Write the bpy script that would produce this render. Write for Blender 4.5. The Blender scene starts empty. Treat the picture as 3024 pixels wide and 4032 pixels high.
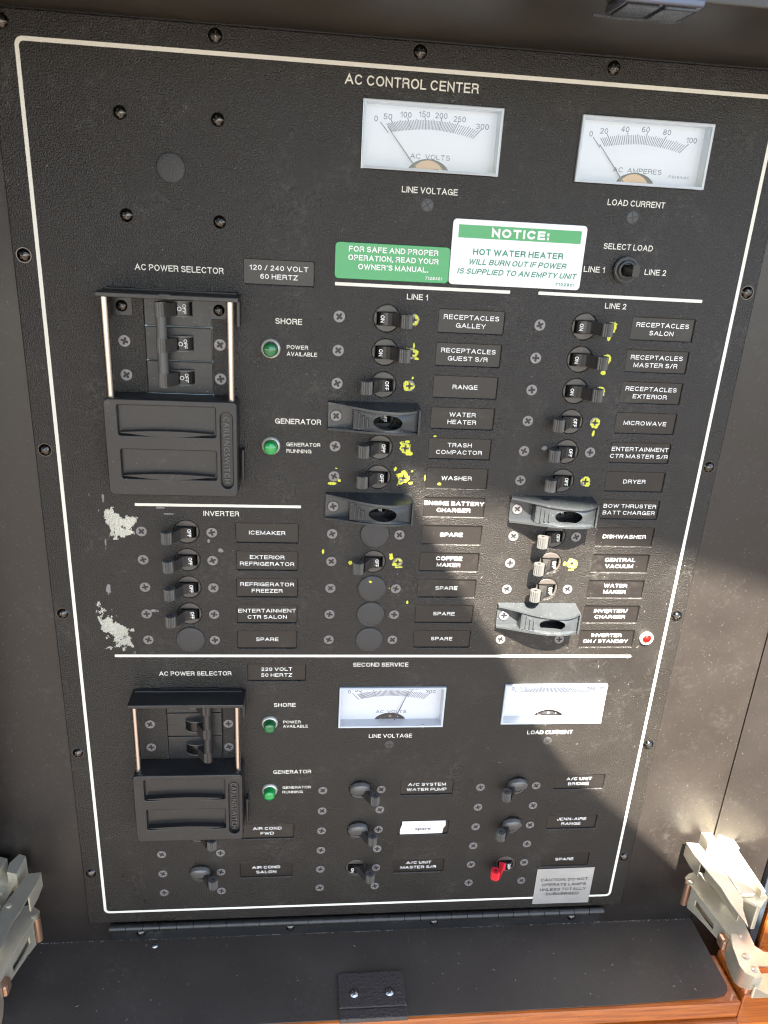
import bpy, bmesh, math, random
from mathutils import Vector, Matrix, noise
random.seed(7)
S = bpy.context.scene
COL = S.collection
R = math.radians
MM = 0.001
# ------------------------------------------------------------------ camera
# panel coordinates: x mm to the right, y mm down from the printed border's top, h mm out of the panel
cam_d = bpy.data.cameras.new('camera')
cam = bpy.data.objects.new('camera', cam_d)
COL.objects.link(cam)
S.camera = cam
RT = [[0.99420, -0.02981, -0.10310], [0.0, 1.0, 0.0], [0.0, 0.0, 1.0]]
def rod(r):
    r = Vector(r); th = r.length; k = r/th
    K = Matrix(((0, -k.z, k.y), (k.z, 0, -k.x), (-k.y, k.x, 0)))
    return Matrix.Identity(3) + K*math.sin(th) + (K@K)*(1-math.cos(th))
RC = rod((0.36961473, -0.09868278, 0.03738278))      # rows: image right, image down, view axis in (x, y down, into panel)
def cv(v): return Vector((v[0], v[2], -v[1]))
right, down, fwd = cv(RC[0]), cv(RC[1]), cv(RC[2])
cm = Matrix((right, -down, -fwd)).transposed().to_4x4()
cm.translation = cv((0.25167936*570*MM, 0.1257015*570*MM, -0.77727638*570*MM))
cam.matrix_world = cm
cam_d.sensor_fit = 'VERTICAL'; cam_d.sensor_height = 36; cam_d.sensor_width = 27
cam_d.lens = 3010/4032*36
cam_d.clip_start = 0.01; cam_d.clip_end = 500
cam_d.dof.use_dof = True; cam_d.dof.focus_distance = 0.56; cam_d.dof.aperture_fstop = 20
# ------------------------------------------------------------------ light
SUN_EL = 52.0
W = bpy.data.worlds.new('World'); S.world = W; W.use_nodes = True
wn = W.node_tree
sky = wn.nodes.new('ShaderNodeTexSky'); sky.sky_type = 'NISHITA'; sky.sun_disc = False
sky.sun_elevation = R(SUN_EL); sky.sun_rotation = R(180)
wn.links.new(sky.outputs[0], wn.nodes['Background'].inputs[0])
wn.nodes['Background'].inputs[1].default_value = 0.05
sd = bpy.data.lights.new('sun', 'SUN'); sd.energy = 5.0; sd.angle = R(0.4); sd.color = (1, 0.95, 0.86)
sun = bpy.data.objects.new('sun', sd); COL.objects.link(sun)
sdir = Vector((0, -math.cos(R(SUN_EL)), math.sin(R(SUN_EL))))
sun.rotation_euler = sdir.to_track_quat('Z', 'Y').to_euler()
S.view_settings.view_transform = 'Standard'; S.view_settings.look = 'None'
S.view_settings.exposure = 3.4; S.view_settings.gamma = 1
S.render.resolution_x = 768; S.render.resolution_y = 1024
S.cycles.max_bounces = 8; S.cycles.filter_width = 1.1
# ------------------------------------------------------------------ materials
def mat(name, col, rough=.5, metal=0, spec=.5, bump=None, dust=None, var=0, coat=0, trans=0, emit=None):
    m = bpy.data.materials.new(name); m.use_nodes = True
    nt = m.node_tree; b = nt.nodes['Principled BSDF']
    b.inputs['Base Color'].default_value = (*col, 1)
    b.inputs['Roughness'].default_value = rough; b.inputs['Metallic'].default_value = metal
    b.inputs['Specular IOR Level'].default_value = spec
    b.inputs['Coat Weight'].default_value = coat
    if trans: b.inputs['Transmission Weight'].default_value = trans
    tc = nt.nodes.new('ShaderNodeNewGeometry')
    def noi(scale, det=3, ro=.6):
        n = nt.nodes.new('ShaderNodeTexNoise'); n.inputs['Scale'].default_value = scale
        n.inputs['Detail'].default_value = det; n.inputs['Roughness'].default_value = ro
        nt.links.new(tc.outputs['Position'], n.inputs['Vector']); return n
    def ramp(src, a, b_):
        r = nt.nodes.new('ShaderNodeMapRange'); r.inputs[1].default_value = a; r.inputs[2].default_value = b_
        nt.links.new(src, r.inputs[0]); return r
    cur = None
    if var:
        n = noi(18, 4); r = ramp(n.outputs['Fac'], .3, .7)
        mx = nt.nodes.new('ShaderNodeMix'); mx.data_type = 'RGBA'
        mx.inputs[6].default_value = (*[c*(1-var) for c in col], 1); mx.inputs[7].default_value = (*[c*(1+var) for c in col], 1)
        nt.links.new(r.outputs[0], mx.inputs[0]); cur = mx.outputs[2]
        r2 = ramp(n.outputs['Fac'], .2, .8); r2.inputs[3].default_value = max(.05, rough-.12); r2.inputs[4].default_value = min(1, rough+.12)
        nt.links.new(r2.outputs[0], b.inputs['Roughness'])
    if dust:
        # settled dust: tiny specks, finger smears and soft patches
        amt, dcol = dust
        n1 = noi(900, 1); r1 = ramp(n1.outputs['Fac'], .715, .76)
        n2 = noi(26, 5, .7); r2 = ramp(n2.outputs['Fac'], .52, .80)
        n3 = noi(260, 3, .7); r3 = ramp(n3.outputs['Fac'], .45, .75)
        mu = nt.nodes.new('ShaderNodeMath'); mu.operation = 'MULTIPLY'
        nt.links.new(r2.outputs[0], mu.inputs[0]); nt.links.new(r3.outputs[0], mu.inputs[1])
        m3 = nt.nodes.new('ShaderNodeMath'); m3.operation = 'MULTIPLY_ADD'; m3.inputs[1].default_value = .55
        nt.links.new(mu.outputs[0], m3.inputs[0]); 
        m4 = nt.nodes.new('ShaderNodeMath'); m4.operation = 'MULTIPLY'; m4.inputs[1].default_value = .8
        nt.links.new(r1.outputs[0], m4.inputs[0]); nt.links.new(m4.outputs[0], m3.inputs[2])
        m5 = nt.nodes.new('ShaderNodeMath'); m5.operation = 'MULTIPLY'; m5.inputs[1].default_value = amt; m5.use_clamp = True
        nt.links.new(m3.outputs[0], m5.inputs[0])
        mx = nt.nodes.new('ShaderNodeMix'); mx.data_type = 'RGBA'
        if cur: nt.links.new(cur, mx.inputs[6])
        else: mx.inputs[6].default_value = (*col, 1)
        mx.inputs[7].default_value = (*dcol, 1)
        nt.links.new(m5.outputs[0], mx.inputs[0]); cur = mx.outputs[2]
    if cur: nt.links.new(cur, b.inputs['Base Color'])
    if bump:
        sc, st, dist = bump
        n = noi(sc, 2, .5); r = ramp(n.outputs['Fac'], .38, .66)
        bp = nt.nodes.new('ShaderNodeBump'); bp.inputs['Strength'].default_value = st; bp.inputs['Distance'].default_value = dist
        nt.links.new(r.outputs[0], bp.inputs['Height']); nt.links.new(bp.outputs[0], b.inputs['Normal'])
    return m
DUST = (.32, .30, .26)
M = {}
M['panel'] = mat('black_powder_coat', (.0155, .0127, .0102), .32, spec=.45, bump=(1250, .9, .00024), dust=(.55, DUST), var=.15)
M['board'] = mat('black_laminate', (.019, .015, .0125), .36, spec=.5, bump=(1500, .12, .0001), dust=(.28, DUST), var=.15)
M['ledge'] = mat('black_laminate_dusty', (.062, .050, .041), .5, spec=.4, dust=(.35, DUST), var=.15)
M['print'] = mat('cream_screen_print', (.74, .71, .62), .55, var=.06, bump=(700, .2, .0001))
M['plate'] = mat('engraved_black_plate', (.011, .009, .0078), .30, spec=.45, dust=(.35, DUST))
M['ptext'] = mat('engraved_white', (.78, .77, .74), .5)
M['screw'] = mat('dark_zinc_screw', (.19, .178, .175), .40, metal=.4, dust=(.8, DUST))
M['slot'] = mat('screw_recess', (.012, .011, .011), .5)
M['dome'] = mat('black_chrome_screw', (.10, .09, .08), .16, metal=1)
M['steel'] = mat('bright_steel_screw', (.45, .43, .40), .25, metal=1)
M['plastic'] = mat('black_plastic', (.017, .0165, .0165), .36, spec=.5, var=.1, dust=(.5, DUST))
M['lever'] = mat('grey_black_lever_plastic', (.080, .077, .072), .42, dust=(.5, DUST))
M['arm'] = mat('black_arm_plastic', (.030, .027, .025), .3, dust=(.4, DUST))
M['face'] = mat('breaker_face_plastic', (.062, .052, .044), .40, dust=(.4, DUST))
M['gloss'] = mat('glossy_black_drum', (.006, .006, .006), .15)
M['guard'] = mat('smoky_guard_plastic', (.038, .041, .043), .26, spec=.5, dust=(.5, (.3, .32, .32)), var=.15)
M['plug'] = mat('textured_plug', (.036, .034, .033), .48, bump=(1300, .5, .0003))
M['rod'] = mat('nickel_rod', (.60, .51, .45), .25, metal=1)
M['chrome'] = mat('chrome_ring', (.75, .72, .66), .25, metal=1)
M['ring'] = mat('satin_nickel_ring', (.66, .63, .56), .35, metal=.5)
M['green'] = mat('green_lens', (.01, .30, .06), .12, coat=.5)
M['dgreen'] = mat('dark_green_lens', (.008, .13, .035), .12, coat=.5)
M['red'] = mat('red_lens', (.55, .004, .002), .35, spec=.2)
M['redlever'] = mat('red_lever_plastic', (.72, .02, .035), .4)
M['yellow'] = mat('yellow_marker_paint', (.66, .66, .05), .5, bump=(900, .5, .0004))
M['glue'] = mat('dried_glue', (.52, .50, .42), .7, bump=(700, .9, .0008), var=.25)
M['scuff'] = mat('grey_scuff', (.22, .21, .20), .7, bump=(700, .5, .0004))
M['sgreen'] = mat('sticker_green', (.012, .30, .085), .22, spec=.6)
M['swhite'] = mat('sticker_white', (.74, .75, .78), .22, spec=.6)
M['dgtext'] = mat('sticker_green_text', (.02, .22, .12), .4)
M['dial'] = mat('dial_white', (.70, .69, .68), .6)
M['ink'] = mat('dial_ink', (.06, .055, .08), .6)
M['case'] = mat('meter_case_clear_wall', (.50, .53, .55), .15)
M['needle'] = mat('needle_black', (.05, .03, .05), .4)
M['copper'] = mat('coil_copper', (.40, .22, .10), .4, metal=.5, var=.3)
M['tape'] = mat('white_label_tape', (.74, .72, .68), .5)
M['tapetext'] = mat('tape_text_grey', (.08, .08, .08), .5)
M['caution'] = mat('silver_foil_tag', (.42, .40, .37), .42, metal=.35, var=.12, bump=(160, .25, .0006))
M['ctext'] = mat('tag_black_text', (.015, .015, .018), .6)
M['zinc'] = mat('hinge_zinc', (.74, .67, .52), .33, metal=.6, var=.2, bump=(300, .12, .0001), dust=(.9, (.3, .25, .18)))
M['dzinc'] = mat('hinge_zinc_tarnished', (.56, .49, .37), .36, metal=.6, var=.25, dust=(.8, (.3, .28, .22)))
M['wood'] = mat('varnished_orange_wood', (.42, .105, .013), .3, var=.3, coat=.25)
_w = M['wood'].node_tree; _b = _w.nodes['Principled BSDF']
_g = _w.nodes.new('ShaderNodeNewGeometry'); _m = _w.nodes.new('ShaderNodeMapping'); _m.inputs['Scale'].default_value = (9, 160, 160)
_n = _w.nodes.new('ShaderNodeTexNoise'); _n.inputs['Scale'].default_value = 2.2; _n.inputs['Detail'].default_value = 6; _n.inputs['Roughness'].default_value = .65
_r = _w.nodes.new('ShaderNodeValToRGB'); _r.color_ramp.elements[0].position = .3; _r.color_ramp.elements[0].color = (.20, .040, .006, 1)
_r.color_ramp.elements[1].position = .7; _r.color_ramp.elements[1].color = (.50, .135, .018, 1)
_w.links.new(_g.outputs['Position'], _m.inputs['Vector']); _w.links.new(_m.outputs[0], _n.inputs['Vector']); _w.links.new(_n.outputs['Fac'], _r.inputs['Fac']); _w.links.new(_r.outputs['Color'], _b.inputs['Base Color'])
M['deck'] = mat('teak_brown_deck', (.034, .022, .015), .7, var=.2)
M['far_reflector'] = mat('pale_reflector', (.18, .18, .18), .8, var=.1)
M['frame'] = mat('blue_black_gloss', (.03, .038, .048), .25, spec=.6, dust=(.6, DUST))
M['bumper'] = mat('blue_grey_bumper', (.38, .44, .52), .5)
M['bronze'] = mat('bronze_pin', (.50, .30, .20), .35, metal=.8)
M['fleck'] = mat('pale_fleck', (.5, .48, .42), .7)
M['soffit'] = mat('brown_black_soffit', (.042, .034, .025), .38, var=.35)
M['cap'] = mat('smoked_cap', (.10, .095, .09), .18, spec=.7)
M['adj'] = mat('grey_black_adjuster', (.05, .048, .046), .4)
M['shade_caster'] = mat('grey_shade_caster', (.20, .19, .18), .8)
M['catch'] = mat('dark_brown_block', (.055, .045, .040), .5, bump=(500, .6, .0005), dust=(.5, DUST))
M['latch'] = mat('latch_dark_glass', (.10, .10, .12), .12, metal=.4)
g = bpy.data.materials.new('meter_window'); g.use_nodes = True
nt = g.node_tree; nt.nodes.clear()
o = nt.nodes.new('ShaderNodeOutputMaterial'); t = nt.nodes.new('ShaderNodeBsdfTransparent'); gl = nt.nodes.new('ShaderNodeBsdfGlossy')
mxs = nt.nodes.new('ShaderNodeMixShader'); lw = nt.nodes.new('ShaderNodeLayerWeight'); pw = nt.nodes.new('ShaderNodeMath'); pw.operation = 'POWER'; pw.inputs[1].default_value = 4
fr = nt.nodes.new('ShaderNodeMath'); fr.operation = 'MULTIPLY_ADD'; fr.inputs[1].default_value = .85; fr.inputs[2].default_value = .035
nt.links.new(lw.outputs['Facing'], pw.inputs[0]); nt.links.new(pw.outputs[0], fr.inputs[0])
gl.inputs['Roughness'].default_value = .06; t.inputs[0].default_value = (.97, .98, 1, 1)
nt.links.new(fr.outputs[0], mxs.inputs[0]); nt.links.new(t.outputs[0], mxs.inputs[1]); nt.links.new(gl.outputs[0], mxs.inputs[2]); nt.links.new(mxs.outputs[0], o.inputs[0])
M['glass'] = g
# ------------------------------------------------------------------ object helpers
def props(o, label=None, cat=None, group=None, kind=None):
    if label: o['label'] = label
    if cat: o['category'] = cat
    if group: o['group'] = group
    if kind: o['kind'] = kind
    return o
def empty(name, x, y, h=0, parent=None, **k):
    o = bpy.data.objects.new(name, None); COL.objects.link(o); o.empty_display_size = .01
    place(o, x, y, h, parent); return props(o, **k)
def place(o, x, y, h=0, parent=None):
    o.location = (x*MM, -h*MM, -y*MM)      # relative to the parent when there is one
    if parent: o.parent = parent
    return o
def obj(name, me, parent=None, x=0, y=0, h=0, rot=0, **k):
    o = bpy.data.objects.new(name, me); COL.objects.link(o)
    place(o, x, y, h, parent)
    if rot: o.rotation_euler = (0, R(-rot), 0)
    return props(o, **k)
class MB:
    """collects shapes in (x right, v up, h out) millimetres"""
    def __init__(s): s.bm = bmesh.new(); s.mats = []
    def mi(s, m):
        if m not in s.mats: s.mats.append(m)
        return s.mats.index(m)
    def faces(s, vs, fs, m, smooth=False):
        i = s.mi(m); V = [s.bm.verts.new((x, -h, v)) for x, v, h in vs]
        for f in fs:
            try:
                q = s.bm.faces.new([V[j] for j in f]); q.material_index = i; q.smooth = smooth
            except ValueError: pass
        return V
    def box(s, x0, x1, v0, v1, h0, h1, m, bev=0):
        vs = [(x, v, h) for x in (x0, x1) for v in (v0, v1) for h in (h0, h1)]
        V = s.faces(vs, [(0, 1, 3, 2), (4, 6, 7, 5), (0, 4, 5, 1), (2, 3, 7, 6), (0, 2, 6, 4), (1, 5, 7, 3)], m)
        if bev:
            es = {e for v in V for e in v.link_edges}
            bmesh.ops.bevel(s.bm, geom=list(es), offset=bev, segments=2, profile=.5, affect='EDGES')
    def lathe(s, prof, m, n=32, c=(0, 0, 0), smooth=True, cap=True):
        vs = []; fs = []
        for r, h in prof:
            for k in range(n):
                a = 2*math.pi*k/n; vs.append((c[0]+r*math.cos(a), c[1]+r*math.sin(a), c[2]+h))
        for j in range(len(prof)-1):
            for k in range(n):
                k2 = (k+1) % n; fs.append((j*n+k, j*n+k2, (j+1)*n+k2, (j+1)*n+k))
        if cap:
            fs.append(tuple(range((len(prof)-1)*n, len(prof)*n)))
        s.faces(vs, fs, m, smooth)
    def prism(s, pts, a0, a1, m, axis='v', smooth=False):
        """2-D outline extruded along an axis; axis v: pts are (x,h); axis h: (x,v); axis x: (v,h)"""
        n = len(pts)
        f = {'v': lambda p, a: (p[0], a, p[1]), 'h': lambda p, a: (p[0], p[1], a), 'x': lambda p, a: (a, p[0], p[1])}[axis]
        vs = [f(p, a0) for p in pts] + [f(p, a1) for p in pts]
        fs = [tuple(range(n)), tuple(range(2*n-1, n-1, -1))] + [(i, (i+1) % n, n+(i+1) % n, n+i) for i in range(n)]
        s.faces(vs, fs, m, smooth)
    def tube(s, p0, p1, r, m, n=12):
        a, b = Vector(p0), Vector(p1); d = (b-a).normalized(); u = d.orthogonal().normalized(); w = d.cross(u)
        vs = [tuple(q+r*(math.cos(2*math.pi*k/n)*u+math.sin(2*math.pi*k/n)*w)) for q in (a, b) for k in range(n)]
        fs = [(k, (k+1) % n, n+(k+1) % n, n+k) for k in range(n)]+[tuple(range(n)), tuple(range(2*n-1, n-1, -1))]
        s.faces(vs, fs, m, True)
    def mesh(s, name, sharp=40):
        bmesh.ops.recalc_face_normals(s.bm, faces=s.bm.faces)
        for e in s.bm.edges:
            if len(e.link_faces) == 2 and e.calc_face_angle(0) > R(sharp): e.smooth = False
        me = bpy.data.meshes.new(name)
        bmesh.ops.scale(s.bm, vec=(MM, MM, MM), verts=s.bm.verts)
        s.bm.to_mesh(me); s.bm.free()
        for m in s.mats: me.materials.append(M[m])
        return me
def rrect(x0, x1, v0, v1, r, n=5):
    out = []
    for cx, cy, a in ((x1-r, v1-r, 0), (x0+r, v1-r, 90), (x0+r, v0+r, 180), (x1-r, v0+r, 270)):
        for k in range(n+1):
            t = R(a+90*k/n); out.append((cx+r*math.cos(t), cy+r*math.sin(t)))
    return out
def circ(x, v, r, n=32): return [(x+r*math.cos(2*math.pi*k/n), v+r*math.sin(2*math.pi*k/n)) for k in range(n)]
def cross(x, v, a, b, rot=0):
    p = [(a, b), (b, b), (b, a), (-b, a), (-b, b), (-a, b), (-a, -b), (-b, -b), (-b, -a), (b, -a), (b, -b), (a, -b)]
    c, s = math.cos(rot), math.sin(rot)
    return [(x+c*q[0]-s*q[1], v+s*q[0]+c*q[1]) for q in p]
def plate(name, loops, h0, h1, m, bev=0, seg=2):
    """filled outline with holes, extruded between h0 and h1, rim rounded by bev"""
    cu = bpy.data.curves.new(name, 'CURVE'); cu.dimensions = '2D'; cu.fill_mode = 'BOTH'
    for L in loops:
        sp = cu.splines.new('POLY'); sp.points.add(len(L)-1); sp.use_cyclic_u = True
        for i, p in enumerate(L): sp.points[i].co = (p[0], p[1], 0, 1)
    cu.extrude = (h1-h0)/2-bev
    cu.bevel_depth = bev; cu.bevel_resolution = seg-1; cu.offset = -bev
    o = bpy.data.objects.new('tmp', cu); me = bpy.data.meshes.new_from_object(o)
    bpy.data.objects.remove(o); bpy.data.curves.remove(cu)
    me.name = name; hm = (h0+h1)/2
    me.transform(Matrix(((MM, 0, 0, 0), (0, 0, -MM, -hm*MM), (0, MM, 0, 0), (0, 0, 0, 1))))
    me.materials.clear(); me.materials.append(M[m])
    bm = bmesh.new(); bm.from_mesh(me); bmesh.ops.remove_doubles(bm, verts=bm.verts, dist=1e-7)
    bmesh.ops.recalc_face_normals(bm, faces=bm.faces); bm.to_mesh(me); bm.free()
    return me
def text_mesh(s, width=None, cap=2.6, wf=None, bold=.012, shear=0, m='print', h=.07, rot=0, rr=0, sp=1.0, thick=0):
    """lettering centred on the origin; cap height and width in mm"""
    cu = bpy.data.curves.new('lettering', 'FONT'); cu.body = s; cu.size = 1; cu.resolution_u = 3
    cu.offset = bold; cu.shear = shear; cu.space_character = sp; cu.extrude = thick/2
    o = bpy.data.objects.new('tmp', cu); me = bpy.data.meshes.new_from_object(o)
    bpy.data.objects.remove(o); bpy.data.curves.remove(cu); me.name = 'lettering'
    xs = [v.co.x for v in me.vertices]; 
    x0, x1 = min(xs), max(xs); capn = .73
    sy = cap/capn; sx = width/(x1-x0) if width else sy*wf
    a = R(rr); c, sn = math.cos(a), math.sin(a)
    for v in me.vertices:
        X = (v.co.x-(x0+x1)/2)*sx; Y = (v.co.y-capn/2)*sy; Z = v.co.z
        X, Y = c*X-sn*Y, sn*X+c*Y
        v.co = (X*MM, -(h+Z)*MM, Y*MM)
    me.materials.clear(); me.materials.append(M[m])
    return me

# ---- lettering: grotesque capitals drawn as strokes, cut as real thin shapes
def A_(cx, cy, rx, ry, a0, a1, n=8):
    return [(cx+rx*math.cos(R(a0+(a1-a0)*k/n)), cy+ry*math.sin(R(a0+(a1-a0)*k/n))) for k in range(n+1)]
GL = {
 'A': (.72, [[(0, 0), (.36, 1), (.72, 0)], [(.13, .33), (.59, .33)]]),
 'B': (.60, [[(0, 1), (.34, 1)]+A_(.34, .765, .22, .235, 80, -90)+[(0, .53)], [(.36, .53)]+A_(.36, .265, .24, .265, 80, -90)+[(0, 0), (0, 1)]]),
 'C': (.66, [A_(.34, .5, .34, .5, 42, 318, 18)]),
 'D': (.64, [[(0, 0), (0, 1), (.28, 1)]+A_(.28, .5, .36, .5, 80, -90, 12)+[(0, 0)]]),
 'E': (.54, [[(.54, 0), (0, 0), (0, 1), (.53, 1)], [(0, .52), (.49, .52)]]),
 'F': (.50, [[(0, 0), (0, 1), (.50, 1)], [(0, .51), (.44, .51)]]),
 'G': (.68, [A_(.34, .5, .34, .5, 42, 338, 18)+[(.67, .46), (.38, .46)], [(.68, .46), (.68, 0)]]),
 'H': (.60, [[(0, 0), (0, 1)], [(.60, 0), (.60, 1)], [(0, .53), (.60, .53)]]),
 'I': (.0, [[(0, 0), (0, 1)]]),
 'J': (.44, [[(.44, 1), (.44, .25)]+A_(.22, .24, .22, .24, 0, -180, 10)+[(0, .34)]]),
 'K': (.62, [[(0, 0), (0, 1)], [(.58, 1), (0, .36)], [(.20, .57), (.62, 0)]]),
 'L': (.48, [[(0, 1), (0, 0), (.48, 0)]]),
 'M': (.74, [[(0, 0), (0, 1), (.37, .08), (.74, 1), (.74, 0)]]),
 'N': (.60, [[(0, 0), (0, 1), (.60, 0), (.60, 1)]]),
 'O': (.70, [A_(.35, .5, .35, .5, 0, 360, 26)]),
 'P': (.56, [[(0, 0), (0, 1), (.32, 1)]+A_(.32, .73, .25, .27, 80, -90)+[(0, .46)]]),
 'R': (.60, [[(0, 0), (0, 1), (.35, 1)]+A_(.35, .755, .23, .245, 80, -90)+[(0, .51)], [(.36, .51)]+A_(.36, .34, .2, .17, 80, 0, 5)+[(.56, .14), (.60, 0)]]),
 'S': (.58, [A_(.29, .755, .26, .245, 25, 250, 12)+A_(.30, .265, .28, .265, 75, -155, 12)]),
 'T': (.58, [[(0, 1), (.58, 1)], [(.29, 1), (.29, 0)]]),
 'U': (.60, [[(0, 1), (0, .30)]+A_(.30, .30, .30, .30, 180, 360, 12)+[(.60, 1)]]),
 'V': (.66, [[(0, 1), (.33, 0), (.66, 1)]]),
 'W': (.98, [[(0, 1), (.25, 0), (.49, .95), (.73, 0), (.98, 1)]]),
 'X': (.62, [[(0, 0), (.62, 1)], [(0, 1), (.62, 0)]]),
 'Y': (.64, [[(0, 1), (.32, .42), (.64, 1)], [(.32, .42), (.32, 0)]]),
 'Z': (.56, [[(0, 1), (.56, 1), (0, 0), (.56, 0)]]),
 '0': (.48, [A_(.24, .5, .24, .5, 0, 360, 22)]),
 '1': (.26, [[(0, .74), (.14, .80), (.22, 1), (.22, 0)]]),
 '2': (.48, [A_(.24, .72, .22, .28, 165, -25, 10)+[(.02, 0), (.48, 0)]]),
 '3': (.48, [A_(.23, .75, .22, .25, 160, -90, 10), A_(.24, .26, .24, .26, 90, -160, 10)]),
 '4': (.50, [[(.36, 0), (.36, 1), (0, .28), (.50, .28)]]),
 '5': (.48, [[(.44, 1), (.07, 1), (.04, .50)], A_(.21, .30, .26, .30, 130, -150, 12)]),
 '6': (.48, [A_(.25, .31, .23, .31, 0, 360, 16), A_(.30, .45, .28, .55, 60, 195, 10)]),
 '7': (.46, [[(0, 1), (.46, 1), (.14, 0)]]),
 '8': (.48, [A_(.24, .76, .21, .24, 0, 360, 16), A_(.24, .26, .24, .26, 0, 360, 16)]),
 '9': (.48, [A_(.23, .69, .23, .31, 0, 360, 16), A_(.18, .55, .28, .55, 15, -120, 10)]),
 '/': (.34, [[(0, -.02), (.34, 1.02)]]), '-': (.26, [[(0, .38), (.26, .38)]]), '=': (.40, [[(0, .6), (.4, .6)], [(0, .3), (.4, .3)]]),
 '.': (.0, [[(0, -.04), (0, .06)]]), ',': (.04, [[(.03, .06), (.03, -.06), (-.02, -.18)]]), ':': (.0, [[(0, 0), (0, .1)], [(0, .62), (0, .72)]]),
 "'": (.0, [[(0, 1), (0, .76)]]),
}
def stroke_text(s, width=None, cap=2.6, wf=None, t=.15, shear=0, m='print', h=.07, rr=0, gap=.13, xs=1.0):
    """t: stroke width as a share of the cap height; wf: mm per unit of advance"""
    segs = []; x = 0
    for ch in s:
        if ch == ' ': x += .30; continue
        w, st = GL[ch]; x += t/2
        for p in st: segs.append([(x+a*xs, t/2+b*(1-t)) for a, b in p])
        x += w*xs+t/2+gap
    tot = x-gap
    sx = width/tot if width else wf
    a = R(rr); c, sn = math.cos(a), math.sin(a); vs = []; fs = []
    ax = cap/sx     # keep strokes even although x and y scale differ
    for k, P in enumerate(segs):
        Q = [Vector((p[0]*sx, p[1]*cap)) for p in P]
        Q = [q for i, q in enumerate(Q) if i == 0 or (q-Q[i-1]).length > 1e-4]
        closed = (Q[0]-Q[-1]).length < 1e-3 and len(Q) > 3
        if closed: Q = Q[:-1]
        n = len(Q); base = len(vs); hw = t*cap/2; hh = h+.010*(k % 3)
        for i, q in enumerate(Q):
            if closed: d0, d1 = (q-Q[i-1]), (Q[(i+1) % n]-q)
            else:
                d0 = (q-Q[i-1]) if i else (Q[1]-q); d1 = (Q[i+1]-q) if i < n-1 else d0
            d0 = d0.normalized(); d1 = d1.normalized(); bis = (d0+d1)
            if bis.length < 1e-3: bis = d0
            bis.normalize(); nn = Vector((-bis.y, bis.x)); cosa = max(.38, abs(nn.dot(Vector((-d0.y, d0.x)))))
            e = Vector((0, 0))
            if not closed and i == 0: e = -d1*hw if len(P) > 2 or n > 1 else e
            if not closed and i == n-1: e = d0*hw
            if abs(d0.x*e.y-d0.y*e.x) > 1e9: e = Vector((0, 0))
            mit = nn*hw/cosa
            for sg in (1, -1):
                z = q+e*(.98 if (i in (0, n-1) and not closed) else 0)+mit*sg
                X = z.x+shear*z.y-tot*sx/2-shear*cap/2; Y = z.y-cap/2
                vs.append(((c*X-sn*Y)*MM, -hh*MM, (sn*X+c*Y)*MM))
        for i in range(n if closed else n-1):
            j = (i+1) % n; fs.append((base+2*i, base+2*i+1, base+2*j+1, base+2*j))
    me = bpy.data.meshes.new('lettering'); me.from_pydata(vs, [], fs)
    bm = bmesh.new(); bm.from_mesh(me)
    bm.normal_update()
    for f in bm.faces:
        if f.normal.y > 0: f.normal_flip()
    bm.to_mesh(me); bm.free(); me.materials.append(M[m]); return me
_cache = {}
def cached(key, fn):
    if key not in _cache: _cache[key] = fn()
    return _cache[key]
# ------------------------------------------------------------------ the setting
def struct(name, me, **k): return obj(name, me, kind='structure', **k)
PX0, PX1, PY0, PY1 = -13.2, 404.6, -12.6, 581
board = plate('back_board', [[(-75, 16), (470, 16), (470, -603), (-75, -603)], [(PX0+3, -PY0-3), (PX1-3, -PY0-3), (PX1-3, -PY1+3), (PX0+3, -PY1+3)]], -12, -2.6, 'board')
struct('back_board', board)
b = MB(); b.prism([(470.3, -12), (470.3, -1.6), (503, 19.5), (512, 19.5), (512, -12)], -640, 40, 'board', 'v'); struct('side_wall', b.mesh('side_wall'))
b = MB(); b.box(503.5, 509.5, -640, 40, 19.8, 25.5, 'frame', .8); struct('door_frame_strip', b.mesh('door_frame_strip'))
b = MB(); b.box(-87, -75.2, -640, 40, -12, 57, 'board', .8); struct('side_wall', b.mesh('side_wall'))
# the ledge: flat board with rounded front corner that stops short of the side wall
L = [(-75, -12), (469.5, -12), (469.5, 57.5), (468, 61), (464, 64.5), (456, 66), (380, 68), (160, 69), (-75, 69)]
b = MB(); b.prism(L, -602.5, -601.6, 'ledge', 'v'); struct('ledge', b.mesh('ledge'))
b = MB(); b.box(-75, 560, 13.6, 24, -12, 104, 'soffit', .6); struct('soffit', b.mesh('soffit'))
b = MB(); b.box(-400, 900, -1330, -1300, -900, 3500, 'deck'); b.box(-3000, 3500, -1331, -1302, 900, 6000, 'deck'); struct('deck', b.mesh('deck'))
b = MB(); b.box(-60000, 60000, -1900, -1850, 11000, 120000, 'far_reflector'); struct('far_reflector', b.mesh('far_reflector'))  # unseen far slab, added for its reflection in the panel
# varnished wood carcass round the black recess
wf = empty('wooden_cabinet', 200, 611, 60, label='varnished orange wood cabinet frame round the black recess', cat='cabinet')
def wpart(name, x0, x1, v0, v1, h0, h1, bev=2, m='wood'):
    q = MB(); q.box(x0, x1, v0, v1, h0, h1, m, bev); me = q.mesh(name)
    o = obj(name, me, wf); o.location = (-200*MM, 60*MM, 611*MM); return o
wpart('bottom_rail', -140, 475, -619, -602.7, 30, 70.6, 2)
wpart('lower_rail', -140, 475, -700, -619.4, 30, 73.5, 2)
wpart('stile', 475.5, 514, -700, -597, 30, 69.5, 1.5)
wpart('stile', 514.5, 580, -760, 60, -10, 25, 2)
wpart('stile', -160, -89, -760, 60, 20, 62, 2)
wpart('top_rail', -160, 580, 60.5, 130, 20, 62, 2)
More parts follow.
